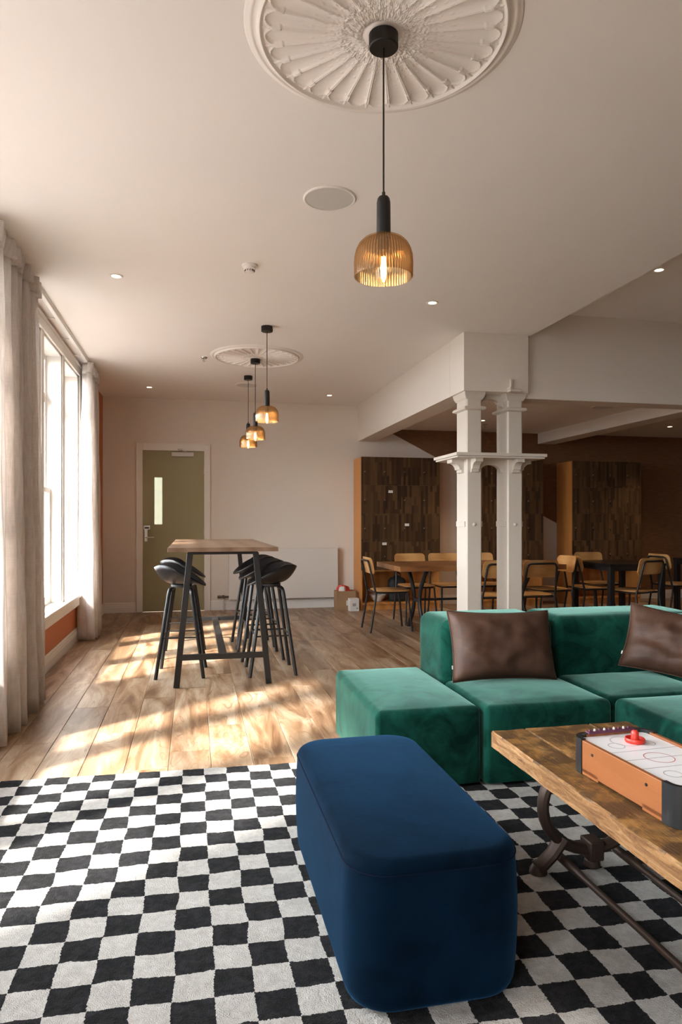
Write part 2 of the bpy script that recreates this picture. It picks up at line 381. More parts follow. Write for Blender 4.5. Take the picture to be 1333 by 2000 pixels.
# columns
def chamfer_col(name, x0, x1, label):
    y0, y1 = 5.76, 6.00; c = .018
    o = empty(name, ((x0+x1)/2, (y0+y1)/2, 0)); tag(o, label, 'column', kind='structure')
    hx, hy = (x1-x0)/2, (y1-y0)/2
    def ring(z, cc, g=0): return [(-hx-g+cc, -hy-g, z), (hx+g-cc, -hy-g, z), (hx+g, -hy-g+cc, z), (hx+g, hy+g-cc, z), (hx+g-cc, hy+g, z), (-hx-g+cc, hy+g, z), (-hx-g, hy+g-cc, z), (-hx-g, -hy-g+cc, z)]
    s = MB().loft([ring(.0, .012), ring(ZB, .012)])
    obj('shaft', s, COLP, o, smooth=20)
    obj('base_block', MB().loft([ring(0, .001, .02), ring(.16, .001, .02), ring(.18, .001, .002)]), COLP, o, smooth=0)
    cap = MB().loft([ring(2.245, .001, .001), ring(2.255, .002, .026), ring(2.268, .002, .03), ring(2.28, .002, .022), ring(2.285, .001, .001)])
    obj('necking', cap, COLP, o, smooth=0)
    obj('capital', MB().loft([ring(2.345, .001, .001), ring(2.36, .001, .012), ring(2.385, .001, .022), ring(ZB, .001, .026)]), COLP, o, smooth=0)
    obj('boss', MB().lathe([(.016, 0), (.016, .004), (.012, .010), (.004, .013)], 14).__class__().add(*(lambda q: ([(a, -hy-cz, 1.215+b) for a, b, cz in q.v], q.f))(MB().lathe([(.016, 0), (.016, .004), (.012, .010), (.004, .013)], 14))), COLP, o)
    for sx in (-1, 1): obj('side_boss', MB().box(sx*(hx+.006)-.006, sx*(hx+.006)+.006, -.10, .10, 1.195, 1.245), COLP, o, smooth=0, bevel=.003)
    return o
chamfer_col('column_1', 2.40, 2.55, 'white chamfered timber column nearer the windows')
chamfer_col('column_2', 2.80, 2.95, 'white chamfered timber column of the pair, farther from the windows')
sh = empty('column_shelf', (2.675, 5.88, 0)); tag(sh, 'white moulded shelf collar around the paired columns', 'shelf', kind='structure')
obj('shelf_board', MB().box(-.435, .435, -.28, .30, 1.822, 1.850).box(-.42, .42, -.265, .285, 1.806, 1.822), COLP, sh, smooth=0, bevel=.004)
def bracket_poly():
    p = [(0, 0), (.115, 0), (.115, -.018)]
    for k in range(7): a = pi/2*k/6; p.append((.115-.075*sin(a), -.018-.012-.06*(1-cos(a))))
    p += [(.022, -.095), (.022, -.115), (0, -.125)]; return p
def bracket(px, py, dx, dy, w):
    mb = MB(); poly = bracket_poly(); n = len(poly); v = []
    for s in (-w/2, w/2):
        for u, z in poly: v.append((px+dx*u-dy*s, py+dy*u+dx*s, 1.806+z))
    mb.add(v, [tuple(range(n)), tuple(range(2*n-1, n-1, -1))] + [(i, i+n, (i+1) % n+n, (i+1) % n) for i in range(n)])
    obj('bracket', mb, COLP, sh, smooth=0)
for cx in (-.20, .20): bracket(cx, -.12, 0, -1, .07); bracket(cx, .12, 0, 1, .07)
bracket(-.275, 0, -1, 0, .12); bracket(.275, 0, 1, 0, .12)
def arch(z, name, par):
    pts = [(-.125, z)]
    for k in range(9): a = pi*k/8; pts.append((-.095*cos(a), z-.10+.06*sin(a)))
    pts = [(-.125, z), (-.125, z-.115)] + [(-.10*cos(pi*k/10), z-.105+.065*sin(pi*k/10)) for k in range(11)] + [(.125, z-.115), (.125, z)]
    mb = MB(); n = len(pts)
    mb.prism(pts, 'y', -.03, .03); obj(name, mb, COLP, par, smooth=0)
arch(1.806, 'arch_bracket', sh)
arch(ZB, 'arch_bracket', sh)
wb = empty('wall_bracket', (2.80, 5.70, 2.41)); tag(wb, 'small white angled bracket on the plaster block above the columns', 'bracket')
obj('plate', MB().box(-.012, .004, -.03, -.001, .01, .115), COLP, wb, smooth=0, bevel=.002); obj('foot', MB().box(-.035, .075, -.07, -.001, -.006, .018).box(-.04, -.02, -.075, -.001, .018, .035), COLP, wb, smooth=0, bevel=.002)

# ------------------------------------------------------------------ curtains
m = bpy.data.materials.new('linen_curtain'); m.use_nodes = True; t = NT(m)
c = t.coord((1, 60, 3), 'Object'); sl = t.noise(c, 4, 4); c2 = t.coord((1, 8, 90), 'Object'); sw = t.noise(c2, 3, 3)
fac = t.math('ADD', t.math('MULTIPLY', sl, .6), t.math('MULTIPLY', sw, .4)); lc = t.ramp(fac, [(.3, (.72, .675, .64)), (.7, (.93, .89, .865))])
t.t.nodes.remove(t.b); di = t.n('BsdfDiffuse'); tr = t.n('BsdfTranslucent'); t.l(lc, di.inputs[0]); t.l(lc, tr.inputs[0])
bp = t.n('Bump'); bp.inputs['Strength'].default_value = .25; bp.inputs['Distance'].default_value = .002; t.l(fac, bp.inputs['Height']); t.l(bp.outputs[0], di.inputs['Normal'])
mx = t.n('MixShader'); mx.inputs[0].default_value = .5; t.l(di.outputs[0], mx.inputs[1]); t.l(tr.outputs[0], mx.inputs[2]); t.l(mx.outputs[0], t.o.inputs[0])
LINEN = m
def curtain(y0, y1, folds, label, seed, xc=-1.085, zb=.018):
    o = empty('curtain', (xc, (y0+y1)/2, 0)); tag(o, label, 'curtain', 'linen curtains at the windows'); rnd = random.Random(seed)
    ph = [rnd.uniform(-.35, .35) for _ in range(folds+2)]; amp = [rnd.uniform(.75, 1.2) for _ in range(folds+2)]
    def sheet(za, zb_, nz, a0, a1, off=0):
        ny = folds*12; v = []; f = []
        for j in range(nz+1):
            u = j/nz; z = za+(zb_-za)*u
            for i in range(ny+1):
                s = i/ny; k = s*folds; kk = int(k)
                A = (a0+(a1-a0)*u)*(amp[kk]*(1-(k-kk))+amp[kk+1]*(k-kk)); p = ph[kk]*(1-(k-kk))+ph[kk+1]*(k-kk)
                wv = sin(2*pi*k+p*(.4+u)); wv = (abs(wv)**.75)*(1 if wv > 0 else -1)
                x = A*wv+off+.02*u*sin(9*s+seed)+.004*sin(z*7+k*3)
                y = (s-.5)*(y1-y0)+.012*u*cos(2*pi*k+p)*1.2
                v.append((x, y, z))
        for j in range(nz):
            for i in range(ny): a = j*(ny+1)+i; f.append((a, a+1, a+ny+2, a+ny+1))
        return MB().add(v, f)
    obj('drape', sheet(2.78, zb, 26, .045, .088), LINEN, o, smooth=180, solid=.003)
    obj('heading', sheet(2.885, 2.775, 3, .050, .048, .012), LINEN, o, smooth=180, solid=.012)
    return o
curtain(4.00, 4.64, 5, 'linen curtain closest to the rug, lit by a bright fold', 3)
curtain(4.66, 5.10, 4, 'linen curtain hanging directly beside the near edge of the far sash window', 8)
curtain(7.42, 8.15, 6, 'linen curtain at the far side of the window, by the terracotta corner', 5)
rail = empty('curtain_rail', (-1.085, 0, 2.905)); tag(rail, 'white curtain track along the ceiling above the windows', 'curtain rail')
obj('track', MB().box(-.016, .016, .6, 8.25, -.012, .012).box(-.022, .022, .6, 8.25, .008, .0235), mat('track_white', (.75, .73, .70), .35), rail, smooth=0, bevel=.002)
for y in (5.3, 5.95, 6.6, 7.25): obj('rail_bracket', MB().box(-.115, -.016, y-.01, y+.01, -.004, .004), TRIM, rail, smooth=0)
obj('track_end', MB().box(-.02, .02, 8.25, 8.28, -.016, .02), BLACKP, rail, smooth=0)

# ------------------------------------------------------------------ ceiling fittings
def rose_mesh(nphi=616, RR=.50, NP=28):
    mb = MB(); rs = []
    k = 0; r = .03
    while r < RR: rs.append(r); r += .0042
    rs.append(RR)
    half = pi/NP; v = []; f = []
    def H(r, ph):
        if r > .435:      # rim mouldings
            u = (r-.435)/(.5-.435)
            return .014+.014*sin(pi*u/.34) if u < .34 else (.014-.004*(u-.34)/.2 if u < .54 else (.010+.003*sin(pi*(u-.54)/.22) if u < .76 else .009-.006*(u-.76)/.24))
        q = (ph/half/2+.5) % 1.0; tt = (q-.5)*2; dlat = abs(tt)*half*r
        h = .014
        if r > .13:
            rc = .388; w = half*min(r, rc)*.84; e = dlat/w if r < rc else sqrt(dlat**2+(r-rc)**2)/w
            fade = min(1, (r-.13)/.10)
            if e < 1: h += fade*(.008*e*e-.005)
            elif e < 1.22: h += fade*(.003+.005*sin(pi*(e-1)/.22))
            else: h += fade*.002
            if r > .37 and abs(abs(tt)-1) < .30*(1-(r-.37)/.07): h += .005
            g = noise.noise(Vector((abs(tt)*5*r/.25, r*60, 2.0)))
            if .17 < r < .33: h += .006*max(0, g-.15)*max(0, 1-abs(r-.22)/.11)*1.6
        if r < .20:
            g = abs(noise.noise(Vector((abs(tt)*2.4+1, r*70, 5.0))))+.6*abs(noise.noise(Vector((r*cos(ph)*60, r*sin(ph)*60, 1))))
            h += .013*g*min(1, (.20-r)/.05)*min(1, max(0, r-.064)/.02)
        if r < .068: h = .016+.006*cos(min(1, max(0, (r-.05)/.018))*pi/2)
        return h
    for r in rs:
        for k in range(nphi):
            ph = 2*pi*k/nphi; v.append((r*cos(ph), r*sin(ph), -H(r, ph)))
    n = nphi
    for i in range(len(rs)-1):
        for k in range(n): f.append((i*n+k, i*n+(k+1) % n, (i+1)*n+(k+1) % n, (i+1)*n+k))
    b = len(v); last = (len(rs)-1)*n
    for k in range(n): ph = 2*pi*k/n; v.append((RR*1.004*cos(ph), RR*1.004*sin(ph), 0))
    for k in range(n): f.append((last+k, last+(k+1) % n, b+(k+1) % n, b+k))
    f.append(tuple(range(n))); return mb.add(v, f)
L1 = (.634, 2.245); LROW = [(.622, 5.91), (.622, 7.05), (.622, 7.98)]
rose = obj('ceiling_rose', rose_mesh(), PLASTER, smooth=40); rose.location = (L1[0], L1[1]+.015, ZC); rose.scale = (.94, .94, .85)
tag(rose, 'large ornate white plaster ceiling rose with fluted petals above the pouf', 'ceiling rose', 'plaster ceiling roses')
r2 = copy_tree(rose); r2.location = (.635, 7.0, ZC); r2.rotation_euler = (0, 0, .06); r2['label'] = 'smaller looking plaster ceiling rose above the bar table'

AMBER = bpy.data.materials.new('amber_glass'); AMBER.use_nodes = True; t = NT(AMBER); t.t.nodes.remove(t.b)
sx = t.n('SeparateXYZ'); t.l(t.n('TexCoord').outputs['Object'], sx.inputs[0])
rb = t.math('SINE', t.math('MULTIPLY', t.math('ARCTAN2', sx.outputs[1], sx.outputs[0]), 60.0))          # ribs: thick and thin glass
tint = t.ramp(t.math('ADD', t.math('MULTIPLY', rb, .5), .5), [(.15, (.54, .42, .29)), (.85, (.95, .87, .75))])
tp_ = t.n('BsdfTransparent'); t.l(tint, tp_.inputs[0]); tl_ = t.n('BsdfTranslucent'); tl_.inputs[0].default_value = (.75, .52, .26, 1); gl_ = t.n('BsdfGlossy'); gl_.inputs[0].default_value = (1, .93, .82, 1); gl_.inputs['Roughness'].default_value = .15
m1 = t.n('MixShader'); m1.inputs[0].default_value = .04; t.l(tp_.outputs[0], m1.inputs[1]); t.l(tl_.outputs[0], m1.inputs[2])
m2 = t.n('MixShader'); m2.inputs[0].default_value = .08; t.l(m1.outputs[0], m2.inputs[1]); t.l(gl_.outputs[0], m2.inputs[2]); t.l(m2.outputs[0], t.o.inputs[0])
BULB = m_shader('bulb_glass', [(.9, 'BsdfTransparent', (1, .93, .80), None), (.1, 'BsdfGlossy', (1, 1, 1), .03)])
FIL = m_emit('filament', (1.0, .66, .30), 95.0)
def pendant():
    root = empty('pendant_lamp')
    obj('canopy', MB().lathe([(.001, 0), (.050, 0), (.050, -.042), (.047, -.045), (.001, -.045)], 36), DARKM, root)
    obj('cord', MB().tube([(0, 0, -.04), (0, 0, -.56)], .0032, 8), DARKM, root)
    obj('lamp_holder', MB().lathe([(.001, -.535), (.006, -.535), (.006, -.548), (.016, -.551), (.021, -.558), (.0235, -.572), (.0245, -.690), (.001, -.690)], 28), DARKM, root)
    prof = [(.024, -.684), (.048, -.688), (.068, -.698), (.083, -.713), (.0925, -.731), (.098, -.752), (.0997, -.778), (.099, -.824)]
    inn = [(r-.0035, z-(.003 if i < 4 else 0)) for i, (r, z) in enumerate(prof)][::-1]
    obj('shade', MB().lathe(prof+inn, 240, closed=True, rib=lambda k, n: 1+.013*cos(2*pi*k*60/n)), AMBER, root, smooth=60)
    obj('socket', MB().lathe([(.001, -.688), (.020, -.688), (.020, -.725), (.014, -.735), (.001, -.735)], 20), BLACKP, root)
    b = obj('bulb', MB().lathe([(.001, -.734), (.013, -.735), (.015, -.752), (.024, -.772), (.031, -.795), (.030, -.815), (.020, -.834), (.001, -.840)], 24), BULB, root)
    fm = MB()
    for k in range(4): a = pi/2*k; fm.tube([(.006*cos(a), .006*sin(a), -.755), (.010*cos(a+.3), .010*sin(a+.3), -.812)], .0016, 6)
    obj('filament', fm, FIL, b)
    li = bpy.data.lights.new('filament_glow', 'POINT'); li.energy = .3; li.color = (1, .68, .35); li.shadow_soft_size = .012
    lo = link(bpy.data.objects.new('filament_glow', li), root); lo.location = (0, 0, -.786)
    return root
pl = pendant(); pl.location = (L1[0], L1[1], ZC-.025); tag(pl, 'nearest amber ribbed glass pendant lamp hanging from the large rose', 'pendant lamp', 'amber glass pendants')
for (x, y), lab, dz in zip(LROW, ('front amber pendant of the row of three over the bar table', 'middle amber pendant of the row, hung from the small rose', 'farthest amber pendant of the row of three, lowest in view'), (0, .02, 0)):
    c = copy_tree(pl); c.location = (x, y, ZC-dz); c['label'] = lab

SPK = m_paint('speaker_grille', (.60, .585, .56), .7); t = NT(SPK); t.bump(t.noise(t.coord(kind='Object'), 700, 1), .5, .002)
def speaker(x, y, z, lab):
    s = empty('ceiling_speaker', (x, y, z)); tag(s, lab, 'speaker', 'flush ceiling speakers')
    obj('trim_ring', MB().lathe([(.125, 0), (.138, 0), (.138, -.004), (.132, -.008), (.125, -.007)], 48, closed=True), TRIM, s)
    obj('grille', MB().lathe([(.001, 0), (.126, 0), (.126, -.005), (.001, -.006)], 48), SPK, s)
speaker(.694, 3.49, ZC, 'round white ceiling speaker beside the nearest pendant lamp'); speaker(.64, 8.5, ZC, 'round ceiling speaker behind the farthest pendant'); speaker(4.75, 7.25, 2.60, 'round speaker in the dining ceiling by the slim beam')
LENS = m_emit('downlight_lens', (1.0, .80, .52), 9.0)
def downlight(x, y, z, lab, e=9):
    s = empty('downlight', (x, y, z)); tag(s, lab, 'downlight', 'recessed ceiling downlights')
    obj('trim_ring', MB().lathe([(.030, 0), (.047, 0), (.047, -.003), (.040, -.007), (.031, -.004)], 32, closed=True), TRIM, s)
    obj('lens', MB().lathe([(.001, 0), (.030, 0), (.030, -.003), (.001, -.004)], 24), LENS, s)
    li = bpy.data.lights.new('downlight_beam', 'SPOT'); li.energy = e; li.color = (1, .76, .48); li.spot_size = R(95); li.spot_blend = .8; li.shadow_soft_size = .03
    lo = link(bpy.data.objects.new('downlight_beam', li), s); lo.location = (0, 0, -.012)
def on_ceiling(px, py, z):
    u = (px-666.5)/1333; dpt = (z-1.25)*1333/(1017-py); return (dpt*(.2113+u*.9774), dpt*(.9774-u*.2113), z)
for px, py, z, lab in ((227, 539, ZC, 'round recessed downlight on the main ceiling nearest the curtains'), (845, 591, ZC, 'round recessed downlight on the main ceiling before the column block'), (292, 756, ZC, 'tiny recessed downlight near the terracotta corner'),
                       (644, 772, ZC, 'tiny recessed downlight at the far end by the long beam'), (1288, 527, 3.165, 'recessed downlight in the higher ceiling panel'), (1062, 779, 2.6, 'recessed downlight in dining ceiling next to the column top'),
                       (943, 821, 2.6, 'recessed downlight seen between the two columns'), (1309, 833, 2.6, 'recessed downlight in dining ceiling beyond the slim beam')):
    downlight(*on_ceiling(px, py, z), lab, 42 if z < 2.7 else 7)
sd = empty('smoke_detector', on_ceiling(488, 518, ZC)); tag(sd, 'round white smoke detector on the main ceiling', 'smoke detector')
obj('base', MB().lathe([(.001, 0), (.052, 0), (.052, -.010), (.048, -.014), (.001, -.014)], 32), TRIM, sd)
obj('head', MB().lathe([(.001, -.013), (.043, -.013), (.040, -.026), (.031, -.032), (.029, -.046), (.001, -.049)], 32), TRIM, sd)
sl = MB()
for k in range(12): a = 2*pi*k/12; sl.bar((.0305*cos(a), .0305*sin(a), -.034), (.0295*cos(a), .0295*sin(a), -.044), .008, .003, up=(-sin(a), cos(a), 0))
obj('vent_slot', sl, BLACKP, sd, smooth=0)
def sprinkler(px, py, z, lab):
    s = empty('sprinkler', on_ceiling(px, py, z)); tag(s, lab, 'sprinkler', 'ceiling sprinklers')
    obj('rosette', MB().lathe([(.001, 0), (.035, 0), (.030, -.008), (.001, -.009)], 20), CHROME, s)
    obj('frame', MB().tube([(0, -.010, -.008), (0, -.014, -.025), (0, 0, -.042), (0, .014, -.025), (0, .010, -.008)], .003, 6), CHROME, s)
    obj('deflector', MB().lathe([(.001, -.042), (.014, -.042), (.014, -.044), (.001, -.044)], 14), CHROME, s)
sprinkler(399, 698, ZC, 'small metal sprinkler head next to the far ceiling rose'); sprinkler(948, 829, 2.6, 'small sprinkler head in the dining ceiling between the columns')

# ------------------------------------------------------------------ radiator
rd = empty('radiator', (1.255, YB-.11, 0)); tag(rd, 'long low white panel radiator under the far wall, right of the door', 'radiator')
obj('front_panel', MB().box(-.765, .765, 0, .012, .15, .86), RADI, rd, smooth=0, bevel=.006)
obj('rear_panel', MB().box(-.755, .755, .055, .067, .16, .85), RADI, rd, smooth=0)
for sx in (-1, 1): obj('side_cover', MB().box(sx*.768-.006, sx*.768+.006, .0, .075, .155, .862), RADI, rd, smooth=0, bevel=.003)
g = MB()
for k in range(50): xx = -.75+k*.0306; g.box(xx, xx+.018, .012, .07, .852, .860)
obj('top_grille', g, RADI, rd, smooth=0)
obj('valve', MB().tube([(-.88, .04, .19), (-.765, .04, .19)], .014, 12).tube([(-.93, .04, .19), (-.88, .04, .19)], .021, 14).tube([(-.85, .04, .215), (-.85, .04, .165)], .016, 12), mat('aged_brass', (.17, .14, .11), .35, .9), rd)
obj('pipe', MB().tube([(-.85, .04, .19), (-.85, .04, 0)], .008, 10), TRIM, rd)

# ------------------------------------------------------------------ bar table and stools
OAKTOP = m_wood('table_laminate', [(.15, .088, .052), (.205, .128, .080), (.25, .162, .105)], (2.2, .35, 2.2), .4, ring=.8, val=0, dist=3)
bt = empty('bar_table', (.22, 6.265, 0)); tag(bt, 'tall rectangular bar table with wooden top and black trestle frame', 'table')
obj('table_top', MB().box(-.405, .405, -1.14, 1.14, 1.020, 1.052), OAKTOP, bt, smooth=0, bevel=.003)
for sy in (-1, 1):
    y = sy*1.02
    for sx in (-1, 1): obj('leg', MB().bar((sx*.345, y, 0), (sx*.245, y, 1.008), .045, .03, up=(0, 1, 0)), BLACK, bt, smooth=0, bevel=.003)
    obj('top_rail', MB().box(-.26, .26, y-.022, y+.022, .996, 1.020), BLACK, bt, smooth=0)
    obj('crossbar', MB().box(-.318, .318, y-.02, y+.02, .205, .245), BLACK, bt, smooth=0, bevel=.002)
obj('spine_bar', MB().box(-.03, .03, -1.0, 1.0, .212, .240), BLACK, bt, smooth=0, bevel=.002)
for sx in (-1, 1): obj('side_rail', MB().box(sx*.22-.015, sx*.22+.015, -1.0, 1.0, .998, 1.020), BLACK, bt, smooth=0)

def stool():
    root = empty('bar_stool'); tag(root, '', 'stool', 'black bar stools around the bar table')
    nt, ns = 48, 14; v = []; f = []
    def pt(s, th):
        c, sn = cos(th), sin(th)                 # th = 0 front (+y)
        rx, ry = .235, .205
        fr = max(0, c); bk = max(0, -c)
        rim = .02+.115*(bk**.8)+.095*abs(sn)**1.6*(1-fr*.85)-.035*fr**3
        x = rx*s*sn*(1-.05*bk); y = ry*s*c-.01
        z = .735+rim*s**3.2+.006*(1-s)
        return (x, y, z)
    for j in range(ns+1):
        for k in range(nt): v.append(pt(max(j/ns, .002), 2*pi*k/nt))
    for j in range(ns):
        for k in range(nt): f.append((j*nt+k, j*nt+(k+1) % nt, (j+1)*nt+(k+1) % nt, (j+1)*nt+k))
    f.append(tuple(range(nt-1, -1, -1)))
    obj('seat', MB().add(v, f), BLACKP, root, smooth=180, solid=.012, fix=True)
    obj('mount', MB().lathe([(.001, .705), (.075, .705), (.085, .715), (.085, .731), (.001, .731)], 20), BLACKP, root)
    for sy in (-1, 1):
        for sx in (-1, 1):
            pts = fillet([(0, sy*.065, .702), (sx*.140, sy*.085, .700), (sx*.205, sy*.185, 0)], .05, 6)
            obj('leg', MB().tube(pts, [.015]*len(pts), 10), BLACKP, root)
    a, b, z = .174, .139, .32
    fr = MB()
    for p, q in (((-a, -b), (a, -b)), ((a, -b), (a, b)), ((a, b), (-a, b)), ((-a, b), (-a, -b))): fr.tube([(*p, z), (*q, z)], .0065, 8)
    obj('footrest', fr, BLACK, root)
    return root
st0 = stool()
for i, (x, y, face, lab) in enumerate(((-.095, 5.74, 1, 'black bar stool on the window side of the bar table, nearest the viewer'), (-.085, 6.55, 1, 'black bar stool on the window side, behind the nearer one and facing the door'),
                                 (.625, 5.67, -1, 'front black bar stool of the three on the radiator side'), (.60, 6.30, -1, 'middle black bar stool of the three on the radiator side'), (.585, 6.93, -1, 'rear black bar stool of the three, deepest behind the bar table'))):
    o = st0 if i == 0 else copy_tree(st0)
    o.location = (x, y, 0); o.rotation_euler = (0, 0, -face*pi/2+(.03*(i-2))); o['label'] = lab

# ------------------------------------------------------------------ lockers
ORANGE = m_wood('locker_carcass_wood', [(.42, .16, .040), (.55, .235, .062), (.64, .30, .092)], (6, 6, .6), .45, ring=.35, val=0, dist=2)
m = mat('locker_door_wood', (.05, .025, .012), .42, spec=.35); t = NT(m)
c = t.coord((1, 1, 1), 'Object', 37); sx = t.n('SeparateXYZ'); t.l(c, sx.inputs[0]); cb = t.n('CombineXYZ'); t.l(sx.outputs[2], cb.inputs[0]); t.l(sx.outputs[0], cb.inputs[1])
bk = t.n('TexBrick'); bk.offset = .37; bk.inputs['Color1'].default_value = (.030, .014, .006, 1); bk.inputs['Color2'].default_value = (.135, .070, .030, 1); bk.inputs['Mortar'].default_value = (.03, .014, .007, 1)
bk.inputs['Scale'].default_value = 1; bk.inputs['Mortar Size'].default_value = .0006; bk.inputs['Brick Width'].default_value = .33; bk.inputs['Row Height'].default_value = .034; t.l(cb.outputs[0], bk.inputs['Vector'])
gr = t.noise(t.coord((40, 40, 3), 'Object', 37), 3, 4); t.color(t.mix(t.math('MULTIPLY', gr, .5), bk.outputs['Color'], (.05, .024, .010))); LDOOR = m
LOCKM = mat('dark_lock', (.25, .21, .16), .3, .9)
TAG = mat('paper_tag', (.72, .70, .66), .6)
def locker(x0, lab, tags, tint=None):
    w, dp, top, base, open_ = 1.155, .44, 2.14, .10, .56
    o = empty('locker', (x0, YB-.040, 0)); tag(o, lab, 'locker', 'tall wooden locker units')
    for x in (0, w-.02): obj('side_panel', MB().box(x, x+.02, -dp, 0, 0, top), ORANGE, o, smooth=0, bevel=.001)
    obj('top_panel', MB().box(.02, w-.02, -dp, 0, top-.02, top), ORANGE, o, smooth=0)
    obj('back_panel', MB().box(.02, w-.02, -.012, 0, base, top-.02), ORANGE, o, smooth=0)
    obj('base_shelf', MB().box(.02, w-.02, -dp, -.012, base-.02, base), ORANGE, o, smooth=0)
    obj('plinth', MB().box(.02, w-.02, -dp+.03, -dp+.045, 0, base-.02), ORANGE, o, smooth=0)
    obj('divider_shelf', MB().box(.02, w-.02, -dp+.02, -.012, open_-.02, open_), ORANGE, o, smooth=0)
    obj('seam_shade_sheet', MB().box(.001, w-.001, -dp-.0004, -dp+.004, open_, top-.001), BLACKP, o, smooth=0)  # dark sheet added behind the doors so their seams read as shade
    cw, rh = w/4, (top-open_)/4
    for r in range(4):
        for c in range(4):
            dx, dz = c*cw, open_+r*rh
            d = obj('locker_door', MB().box(-cw/2+.0006, cw/2-.0006, -.009, .008, -rh/2+.0006, rh/2-.0006), LDOOR, o, smooth=0)
            d.location = (dx+cw/2, -dp-.0095, dz+rh/2)
            k = MB().lathe([(.001, 0), (.010, 0), (.010, .004), (.006, .008), (.001, .008)], 12); k.v = [(a-cw/2+.05, -.009-z, b-.01) for a, b, z in k.v]
            obj('lock', k, LOCKM, d)
            obj('key_tag', MB().box(-cw/2+.046, -cw/2+.054, -.019, -.016, -.055, -.018), BLACKP, d, smooth=0)
            for (tc, tr, tx, tz) in tags:
                if (tc, tr) == (c, r): obj('name_tag', MB().box(tx-.032, tx+.032, -.0105, -.009, tz-.018, tz+.018), TAG, d, smooth=0)
    return o
locker(2.278, 'dark wood locker unit with three white tags, nearest the radiator', [(1, 2, -.01, .11), (2, 1, -.06, .04), (1, 0, -.10, .17)])
locker(3.885, 'dark wood locker unit half hidden behind the two columns', [])
locker(5.52, 'dark wood locker unit deepest in the dining corner', [])
bw = empty('bowl', (2.575, 9.42, .10)); tag(bw, 'white bowl on the bottom shelf of the tagged locker', 'bowl')
obj('shell', MB().lathe([(.001, 0), (.05, 0), (.09, .04), (.118, .095), (.114, .096), (.085, .045), (.045, .010), (.001, .008)], 32), mat('bowl_white', (.7, .68, .64), .35), bw); obj('foot_ring', MB().lathe([(.04, 0), (.05, 0), (.05, .006), (.04, .006)], 24, closed=True), TRIM, bw)
bgm = mat('bag_black', (.014, .014, .015), .7); bag = empty('bag', (2.86, 9.43, .10)); tag(bag, 'black bag on the bottom shelf of the tagged locker', 'bag')
obj('body', soft_block(-.125, .125, -.10, .10, 0, .34, .07, .08, .03, .02, .006, seed=3), bgm, bag); obj('handle', MB().tube(fillet([(-.05, -.02, .34), (-.045, -.02, .40), (.045, -.02, .40), (.05, -.02, .34)], .03), .008, 8), bgm, bag)
obj('front_pocket', soft_block(-.09, .09, -.125, -.09, .03, .19, .02, .02, .01, .004), bgm, bag)

CARD = m_paint('cardboard', (.33, .195, .105), .8)
cbx = empty('cardboard_box', (2.08, 9.37, 0)); tag(cbx, 'open brown cardboard box on the floor beside the radiator', 'box')
obj('carton', MB().box(-.135, .135, -.10, -.096, 0, .27).box(-.135, .135, .096, .10, 0, .27).box(-.135, -.131, -.096, .096, 0, .27).box(.131, .135, -.096, .096, 0, .27).box(-.131, .131, -.096, .096, 0, .004), CARD, cbx, smooth=0)
obj('shipping_label', MB().box(.0, .06, -.102, -.100, .07, .14), TAG, cbx, smooth=0)
RED = mat('red_plastic', (.62, .035, .02), .35); REDW = mat('red_wrap', (.55, .05, .04), .5)
rp = empty('wrapped_packet', (2.06, 9.37, .20)); tag(rp, 'crumpled red and white packet sticking out of the cardboard box', 'packet')
pm = MB(); pm.loft([[(.10*cos(2*pi*k/14)*s*(1+.3*sin(5*k+z*30)), .06*sin(2*pi*k/14)*s*(1+.3*cos(3*k)), z+.03*sin(k*2.4)*(z > .05)) for k in range(14)] for z, s in ((-.19, .5), (-.1, .9), (0, 1), (.06, .95), (.10, .7), (.125, .2))])
obj('wrapper', pm, REDW, rp, smooth=25); pm2 = MB(); pm2.loft([[(-.02+.05*cos(2*pi*k/10)*s, -.02+.05*sin(2*pi*k/10)*s, z) for k in range(10)] for z, s in ((0, 1), (.09, 1), (.12, .8), (.13, .3))])
obj('white_fold', pm2, TAG, rp, smooth=25)
wbx = empty('small_white_box', (2.17, 9.215, 0), .1); tag(wbx, 'small white printed carton in front of the cardboard box', 'box')
obj('carton', MB().box(-.065, .065, -.05, .05, 0, .175), TAG, wbx, smooth=0, bevel=.002)
obj('printed_panel', MB().box(-.03, .02, -.0515, -.05, .07, .11).box(.025, .05, -.0515, -.05, .03, .05), mat('print_grey', (.35, .33, .33), .6), wbx, smooth=0)

